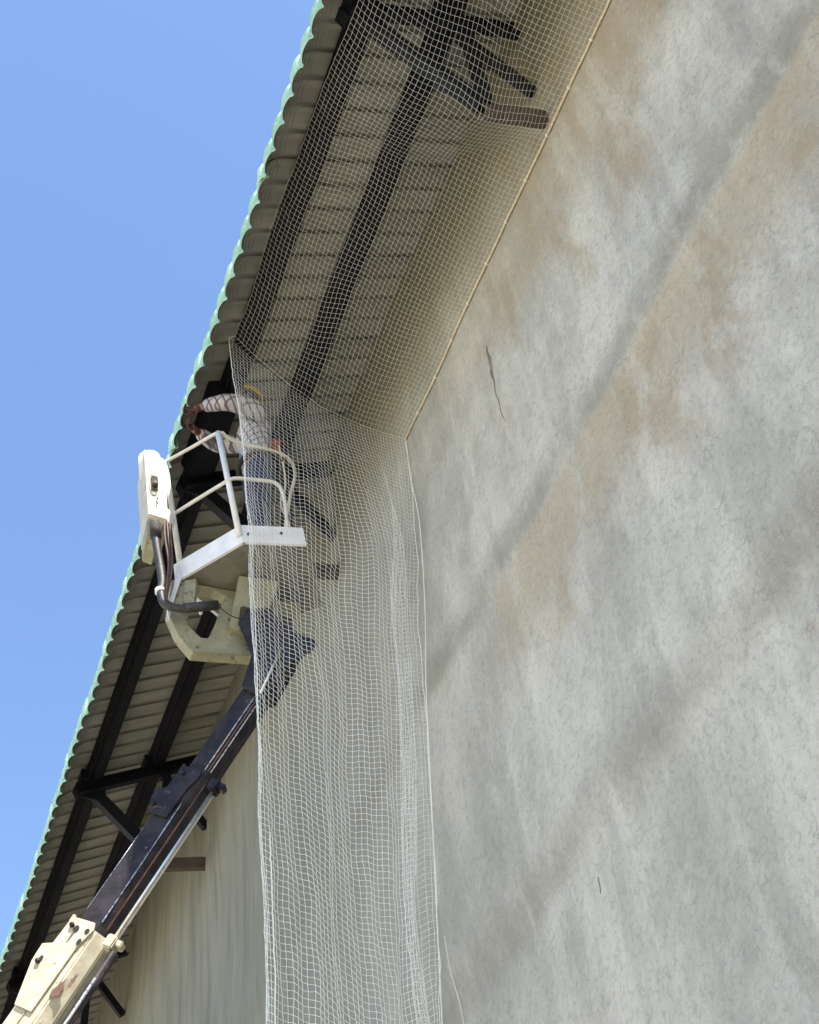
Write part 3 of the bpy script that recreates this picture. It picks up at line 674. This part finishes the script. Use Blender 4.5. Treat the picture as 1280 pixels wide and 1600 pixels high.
# control cabinet hung outside the left post
ctrl = [V(-1.745, 6.42, 9.72), V(-1.600, 6.40, 9.63), V(-1.572, 6.40, 9.30), V(-1.556, 6.40, 8.965), V(-1.69, 6.42, 9.01)]
M['cabinet'] = painted('sun_bleached_cabinet_paint', (0.40, 0.365, 0.30), (0.52, 0.48, 0.40), (0.22, 0.14, 0.09), 0.6, 0, 9, 0.60)
extrude_poly('control_cabinet', ctrl, V(0.035, 0.36, 0.0), M['cabinet'], basket, bevel=0.006)
def ring_pts(c, ax, ay, n=14, a0=0, a1=2*math.pi): return [c+ax*math.cos(t)+ay*math.sin(t) for t in np.linspace(a0, a1, n+1)[:-1]]
extrude_poly('cabinet_collar', ring_pts(V(-1.665, 6.412, 9.33), V(0.034, -0.003, 0), V(-0.008, 0, 0.125)), V(0, -0.006, 0), M['olive'], basket)
extrude_poly('cabinet_socket', [V(-1.688, 6.400, 9.405), V(-1.640, 6.398, 9.400), V(-1.634, 6.398, 9.255), V(-1.682, 6.400, 9.260)], V(0, -0.006, 0), M['dark'], basket, bevel=0.001)
tube('cabinet_knob', [V(-1.658, 6.395, 9.31), V(-1.658, 6.375, 9.31)], 0.020, M['bracket'], basket, n=12, smoothpath=False)
for z in (9.17, 9.12): tube('bolt', [V(-1.636, 6.405, z), V(-1.636, 6.395, z)], 0.006, M['dark'], basket, n=6, smoothpath=False)
tube('cabinet_cap', [V(-1.660, 6.56, 9.60), V(-1.675, 6.56, 9.795)], 0.082, M['rail'], basket, n=24, smoothpath=False)
extrude_poly('cabinet_foot', [V(-1.69, 6.46, 9.00), V(-1.575, 6.46, 8.97), V(-1.60, 6.52, 8.86), V(-1.67, 6.52, 8.88)], V(0.02, 0.24, 0), M['olive'], basket, bevel=0.005)
extrude_poly('hinge_lug', [V(-1.560, 6.41, 9.10), V(-1.515, 6.43, 9.08), V(-1.510, 6.43, 8.98), V(-1.555, 6.41, 8.95)], V(0, 0.02, 0), M['rail'], basket)
# hoses
tube('corrugated_hose', [V(-1.645, 6.40, 8.83), V(-1.625, 6.40, 8.66), V(-1.60, 6.40, 8.50), V(-1.583, 6.39, 8.33), V(-1.590, 6.38, 8.20), V(-1.562, 6.37, 8.10), V(-1.48, 6.36, 8.075), V(-1.38, 6.35, 8.09), V(-1.24, 6.34, 8.14)], 0.027, M['rubber'], basket, n=12, corr=0.09, step=0.010)
tube('hose_sleeve', [V(-1.646, 6.40, 8.90), V(-1.635, 6.40, 8.76)], 0.038, M['dark'], basket, n=14, smoothpath=False)
tube('hose_sleeve', [V(-1.44, 6.355, 8.082), V(-1.22, 6.34, 8.150)], 0.034, M['rubber'], basket, n=14, smoothpath=False)
tube('hose_clip', [V(-1.598, 6.385, 8.245), V(-1.596, 6.385, 8.215)], 0.033, M['white'], basket, n=14, smoothpath=False)
for k, dx in enumerate((0.0, 0.022, 0.040)):
    tube('cable', [V(-1.585+dx, 6.39, 8.93), V(-1.575+dx, 6.37, 8.72), V(-1.548+dx*0.6, 6.37, 8.50), V(-1.556+dx*0.4, 6.36, 8.28), V(-1.552, 6.36, 8.13), V(-1.44, 6.34, 8.06+0.01*k)], 0.0075, M['rust'] if k != 1 else M['rubber'], basket, n=7)
tube('cable', [V(-1.22, 6.34, 8.15), V(-1.12, 6.34, 8.07), V(-0.95, 6.34, 8.06)], 0.004, M['dark'], basket, n=6)

# ------------------------------------------------------------------ worker
worker = empty('person', label='worker in yellow helmet, plaid shirt and jeans reaching up from the basket behind the net', category='person')
def skin_mesh(name, joints, edges, mat, parent, root=0, sub=2):
    me = bpy.data.meshes.new(name); me.from_pydata([j[0] for j in joints], edges, [])
    o = bpy.data.objects.new(name, me); C.objects.link(o)
    m = o.modifiers.new('skin', 'SKIN'); m.use_smooth_shade = True
    sv = me.skin_vertices[0].data
    for i, j in enumerate(joints):
        r = j[1]; sv[i].radius = r if isinstance(r, tuple) else (r, r); sv[i].use_root = (i == root)
    ss = o.modifiers.new('sub', 'SUBSURF'); ss.levels = sub; ss.render_levels = sub
    bpy.context.view_layer.update()
    dg = bpy.context.evaluated_depsgraph_get(); ev = o.evaluated_get(dg)
    nm = bpy.data.meshes.new_from_object(ev); bpy.data.objects.remove(o)
    nm.materials.clear(); nm.materials.append(mat); nm.polygons.foreach_set('use_smooth', [True]*len(nm.polygons))
    no = bpy.data.objects.new(name, nm); C.objects.link(no); no.parent = parent; return no
F0 = 8.475
J = {
 'pelvis': (-0.93, 6.20, F0+0.93), 'waist': (-0.945, 6.20, F0+1.09), 'chest': (-0.96, 6.20, F0+1.32), 'neckb': (-0.965, 6.20, F0+1.50), 'neck': (-0.975, 6.20, F0+1.56), 'head': (-0.99, 6.20, F0+1.70),
 'hipN': (-0.93, 6.105, F0+0.88), 'kneeN': (-0.975, 6.09, F0+0.47), 'ankN': (-0.94, 6.09, F0+0.09), 'toeN': (-1.10, 6.08, F0+0.04),
 'hipF': (-0.93, 6.295, F0+0.88), 'kneeF': (-0.88, 6.32, F0+0.46), 'ankF': (-0.80, 6.34, F0+0.09), 'toeF': (-0.95, 6.35, F0+0.04),
 'shN': (-0.975, 6.03, F0+1.44), 'elN': (-1.215, 6.0, F0+1.43), 'wrN': (-1.385, 6.13, F0+1.46), 'haN': (-1.43, 6.18, F0+1.47),
 'shF': (-0.975, 6.37, F0+1.45), 'elF': (-1.19, 6.44, F0+1.45), 'wrF': (-1.36, 6.32, F0+1.40), 'haF': (-1.41, 6.29, F0+1.40)}
for k_, v_ in J.items():
    J[k_] = (v_[0]-0.01, v_[1], F0+(v_[2]-F0)*1.035)
order = list(J); ix = {k: i for i, k in enumerate(order)}
rad = dict(pelvis=(0.15, 0.12), waist=(0.13, 0.11), chest=(0.155, 0.12), neckb=0.07, neck=0.052, head=0.06, hipN=0.10, kneeN=0.070, ankN=0.045, toeN=0.035, hipF=0.10, kneeF=0.070, ankF=0.040, toeF=0.035,
           shN=0.066, elN=0.050, wrN=0.028, haN=0.03, shF=0.066, elF=0.050, wrF=0.028, haF=0.03)
E_ = [('pelvis', 'waist'), ('waist', 'chest'), ('chest', 'neckb'), ('neckb', 'neck'), ('neck', 'head'), ('pelvis', 'hipN'), ('hipN', 'kneeN'), ('kneeN', 'ankN'), ('ankN', 'toeN'),
      ('pelvis', 'hipF'), ('hipF', 'kneeF'), ('kneeF', 'ankF'), ('ankF', 'toeF'), ('neckb', 'shN'), ('shN', 'elN'), ('elN', 'wrN'), ('neckb', 'shF'), ('shF', 'elF'), ('elF', 'wrF'), ('wrN', 'haN'), ('wrF', 'haF')]
skin_mesh('body', [(J[k], rad[k]) for k in order], [(ix[a], ix[b]) for a, b in E_], M['skin'], worker)
def sub_skin(name, keys, edges, grow, mat, radii=None):
    ii = {k: i for i, k in enumerate(keys)}
    js = []
    for k in keys:
        r = (radii or {}).get(k, rad.get(k)); r = r if isinstance(r, tuple) else (r, r)
        js.append((J[k], (r[0]+grow, r[1]+grow)))
    return skin_mesh(name, js, [(ii[a], ii[b]) for a, b in edges], mat, worker)
J['hem'] = (-0.935, 6.20, F0+0.98); rad['hem'] = (0.145, 0.115)
sub_skin('shirt', ['waist', 'hem', 'chest', 'neckb', 'shN', 'elN', 'wrN', 'shF', 'elF', 'wrF'],
         [('waist', 'hem'), ('waist', 'chest'), ('chest', 'neckb'), ('neckb', 'shN'), ('shN', 'elN'), ('elN', 'wrN'), ('neckb', 'shF'), ('shF', 'elF'), ('elF', 'wrF')], 0.022, M['plaid'])
sub_skin('trousers', ['pelvis', 'waist', 'hipN', 'kneeN', 'ankN', 'hipF', 'kneeF', 'ankF'],
         [('pelvis', 'waist'), ('pelvis', 'hipN'), ('hipN', 'kneeN'), ('kneeN', 'ankN'), ('pelvis', 'hipF'), ('hipF', 'kneeF'), ('kneeF', 'ankF')], 0.014, M['jeans'], dict(waist=(0.10, 0.08)))
for s in ('N', 'F'):
    a, t = V(*J['ank'+s]), V(*J['toe'+s])
    skin_mesh('boot', [((a.x, a.y, a.z+0.07), 0.055), (tuple(a), (0.055, 0.06)), ((a.x+0.03, a.y, a.z-0.03), 0.045), (tuple(t), (0.045, 0.035)), ((t.x-0.03, t.y, t.z), 0.035)], [(0, 1), (1, 2), (1, 3), (3, 4)], M['boot'], worker)
    # gloved hand: palm and five fingers closed on the eave
    w_, h_ = V(*J['wr'+s]), V(*J['ha'+s]); d = (h_-w_).normalized(); sd_ = d.cross(V(0, 0, 1)).normalized(); up_ = sd_.cross(d)
    js = [(tuple(w_-d*0.02), 0.030), (tuple(w_+d*0.02), 0.028), (tuple(w_+d*0.065), (0.040, 0.020))]; es = [(0, 1), (1, 2)]
    for q, (o_, L_) in enumerate(((-0.033, 0.030), (-0.011, 0.036), (0.011, 0.034), (0.032, 0.027))):
        b_ = w_+d*0.085+up_*o_; i0 = len(js)
        js += [(tuple(b_), 0.0105), (tuple(b_+d*L_-sd_*0.008), 0.0100), (tuple(b_+d*(L_+0.012)-sd_*0.034), 0.0092), (tuple(b_+d*(L_-0.008)-sd_*0.055), 0.0085)]
        es += [(2, i0), (i0, i0+1), (i0+1, i0+2), (i0+2, i0+3)]
    i0 = len(js); b_ = w_+d*0.030-up_*0.030
    js += [(tuple(b_-sd_*0.012), 0.013), (tuple(b_+d*0.035-sd_*0.034), 0.011), (tuple(b_+d*0.062-sd_*0.042), 0.0095)]; es += [(1, i0), (i0, i0+1), (i0+1, i0+2)]
    skin_mesh('glove', js, es, M['glove'], worker, sub=1)
# head with face, hair and helmet: looks up to the left
HC = V(-1.03, 6.19, F0+1.685*1.04+0.035); HR = Matrix.Rotation(math.radians(18), 3, 'Y')     # tilt back, facing -x
def head_mesh():
    bm = bmesh.new(); bmesh.ops.create_uvsphere(bm, u_segments=36, v_segments=26, radius=1)
    for v in bm.verts:
        x, y, z = v.co
        fx = -x                                        # forward
        p = V(x*0.098, y*0.077, z*0.118)
        if z < 0: p.x *= (1-0.10*z*z) ; p.y *= 1-0.28*z*z; p.x -= 0.012*(-z)*max(0, fx)
        if fx > 0.2:
            nose = math.exp(-((y/0.17)**2))*math.exp(-(((z+0.12)/0.16)**2)); p.x -= 0.024*nose
            brow = math.exp(-((z-0.20)/0.09)**2)*math.exp(-(y/0.5)**2); p.x -= 0.006*brow
            for e in (-1, 1): p.x += 0.010*math.exp(-(((y-e*0.38)/0.16)**2))*math.exp(-(((z-0.05)/0.12)**2))
            lips = math.exp(-((y/0.30)**2))*(math.exp(-(((z+0.43)/0.05)**2))+math.exp(-(((z+0.55)/0.05)**2))); p.x -= 0.005*lips
            p.x -= 0.008*math.exp(-((y/0.3)**2))*math.exp(-(((z+0.85)/0.15)**2))
        v.co = HC + HR @ p
    return bm
bm_obj('head', head_mesh(), M['skin'], worker, True)
M['eyewhite'] = painted('eye_white', (0.6, 0.58, 0.55), (0.65, 0.63, 0.6), None, 0.3)
for e in (-1, 1):
    bm = bmesh.new(); bmesh.ops.create_uvsphere(bm, u_segments=12, v_segments=8, radius=0.0125, matrix=Matrix.Translation(HC+HR@V(-0.082, e*0.030, 0.006))); eo = bm_obj('eye', bm, M['eyewhite'], worker, True)
    bm = bmesh.new(); bmesh.ops.create_uvsphere(bm, u_segments=10, v_segments=6, radius=0.006, matrix=Matrix.Translation(HC+HR@V(-0.0915, e*0.030, 0.006))); bm_obj('iris', bm, M['hair'], eo, True)
    bm = bmesh.new(); bmesh.ops.create_uvsphere(bm, u_segments=14, v_segments=10, radius=1, matrix=Matrix.Translation(HC+HR@V(0.008, e*0.079, -0.005)) @ HR.to_4x4() @ Matrix.Diagonal((0.019, 0.009, 0.032, 1))); bm_obj('ear', bm, M['skin'], worker, True)
bm = bmesh.new(); bmesh.ops.create_uvsphere(bm, u_segments=28, v_segments=16, radius=1)
for v in list(bm.verts):
    if v.co.z < -0.35 or (v.co.x < -0.55 and v.co.z < 0.35): bm.verts.remove(v)
for v in bm.verts: v.co = HC + HR @ V(v.co.x*0.103+0.005, v.co.y*0.083, v.co.z*0.122)
bm_obj('hair', bm, M['hair'], worker, True)
# helmet shell with rib and peak
bm = bmesh.new(); n1, n2 = 32, 10; rings = []
for j in range(n2+1):
    th = math.pi/2*j/n2; rr = []
    for i in range(n1):
        a = 2*math.pi*i/n1; cx_, cy_ = math.cos(a), math.sin(a)
        r_ = math.cos(th) if j < n2 else 0.02
        z_ = 0.115*math.sin(th) + (0.006 if abs(cy_) < 0.2 and j > 1 else 0)
        peak = 0.055*max(0, -cx_)**3*(1 if j == 0 else 0) + (0.010 if j == 0 else 0)
        rr.append(bm.verts.new(HC + HR @ V(cx_*(0.128*r_+peak), cy_*(0.108*r_+peak*0.6), 0.045+z_-(0.012 if j == 0 else 0))))
    rings.append(rr)
for j in range(n2):
    for i in range(n1): bm.faces.new((rings[j][i], rings[j][(i+1) % n1], rings[j+1][(i+1) % n1], rings[j+1][i]))
bm.faces.new(rings[-1])
hel = bm_obj('hard_hat', bm, M['helmet'], worker, True); sm = hel.modifiers.new('shell', 'SOLIDIFY'); sm.thickness = 0.004
tube('chin_strap', [HC+HR@V(-0.02, -0.085, 0.04), HC+HR@V(-0.05, -0.070, -0.07), HC+HR@V(-0.065, 0, -0.125), HC+HR@V(-0.05, 0.070, -0.07), HC+HR@V(-0.02, 0.085, 0.04)], 0.004, M['dark'], worker, n=6)
# harness belt, pouch and lanyard
pc = V(*J['hem']) + V(0, 0, 0.0)
tube('harness_belt', [pc + V(0.155*math.cos(t), 0.155*math.sin(t), 0.03) for t in np.linspace(0, 2*math.pi, 25)], 0.020, M['dark'], worker, n=8, smoothpath=False)
bm = bmesh.new(); bar_into(bm, V(-0.865, 6.04, F0+1.08), V(-0.850, 6.04, F0+1.18), 0.065, 0.04, up=(0, 1, 0), bevel=0.006); bm_obj('tool_pouch', bm, M['orange'], worker)
bm = bmesh.new(); bar_into(bm, V(-0.815, 6.02, F0+0.90), V(-0.81, 6.02, F0+0.97), 0.05, 0.04, up=(0, 1, 0), bevel=0.010); bm_obj('red_tag', bm, M['glove'], worker)
tube('lanyard', [V(-0.84, 6.02, F0+1.10), V(-0.82, 6.01, F0+0.9), V(-0.81, 6.01, F0+0.65), V(-0.85, 6.02, F0+0.45), V(-0.78, 6.02, F0+0.2)], 0.007, M['rope'], worker, n=6)
print('tris approx', sum(len(o.data.loop_triangles) if False else len(o.data.polygons) for o in bpy.data.objects if o.type == 'MESH'))
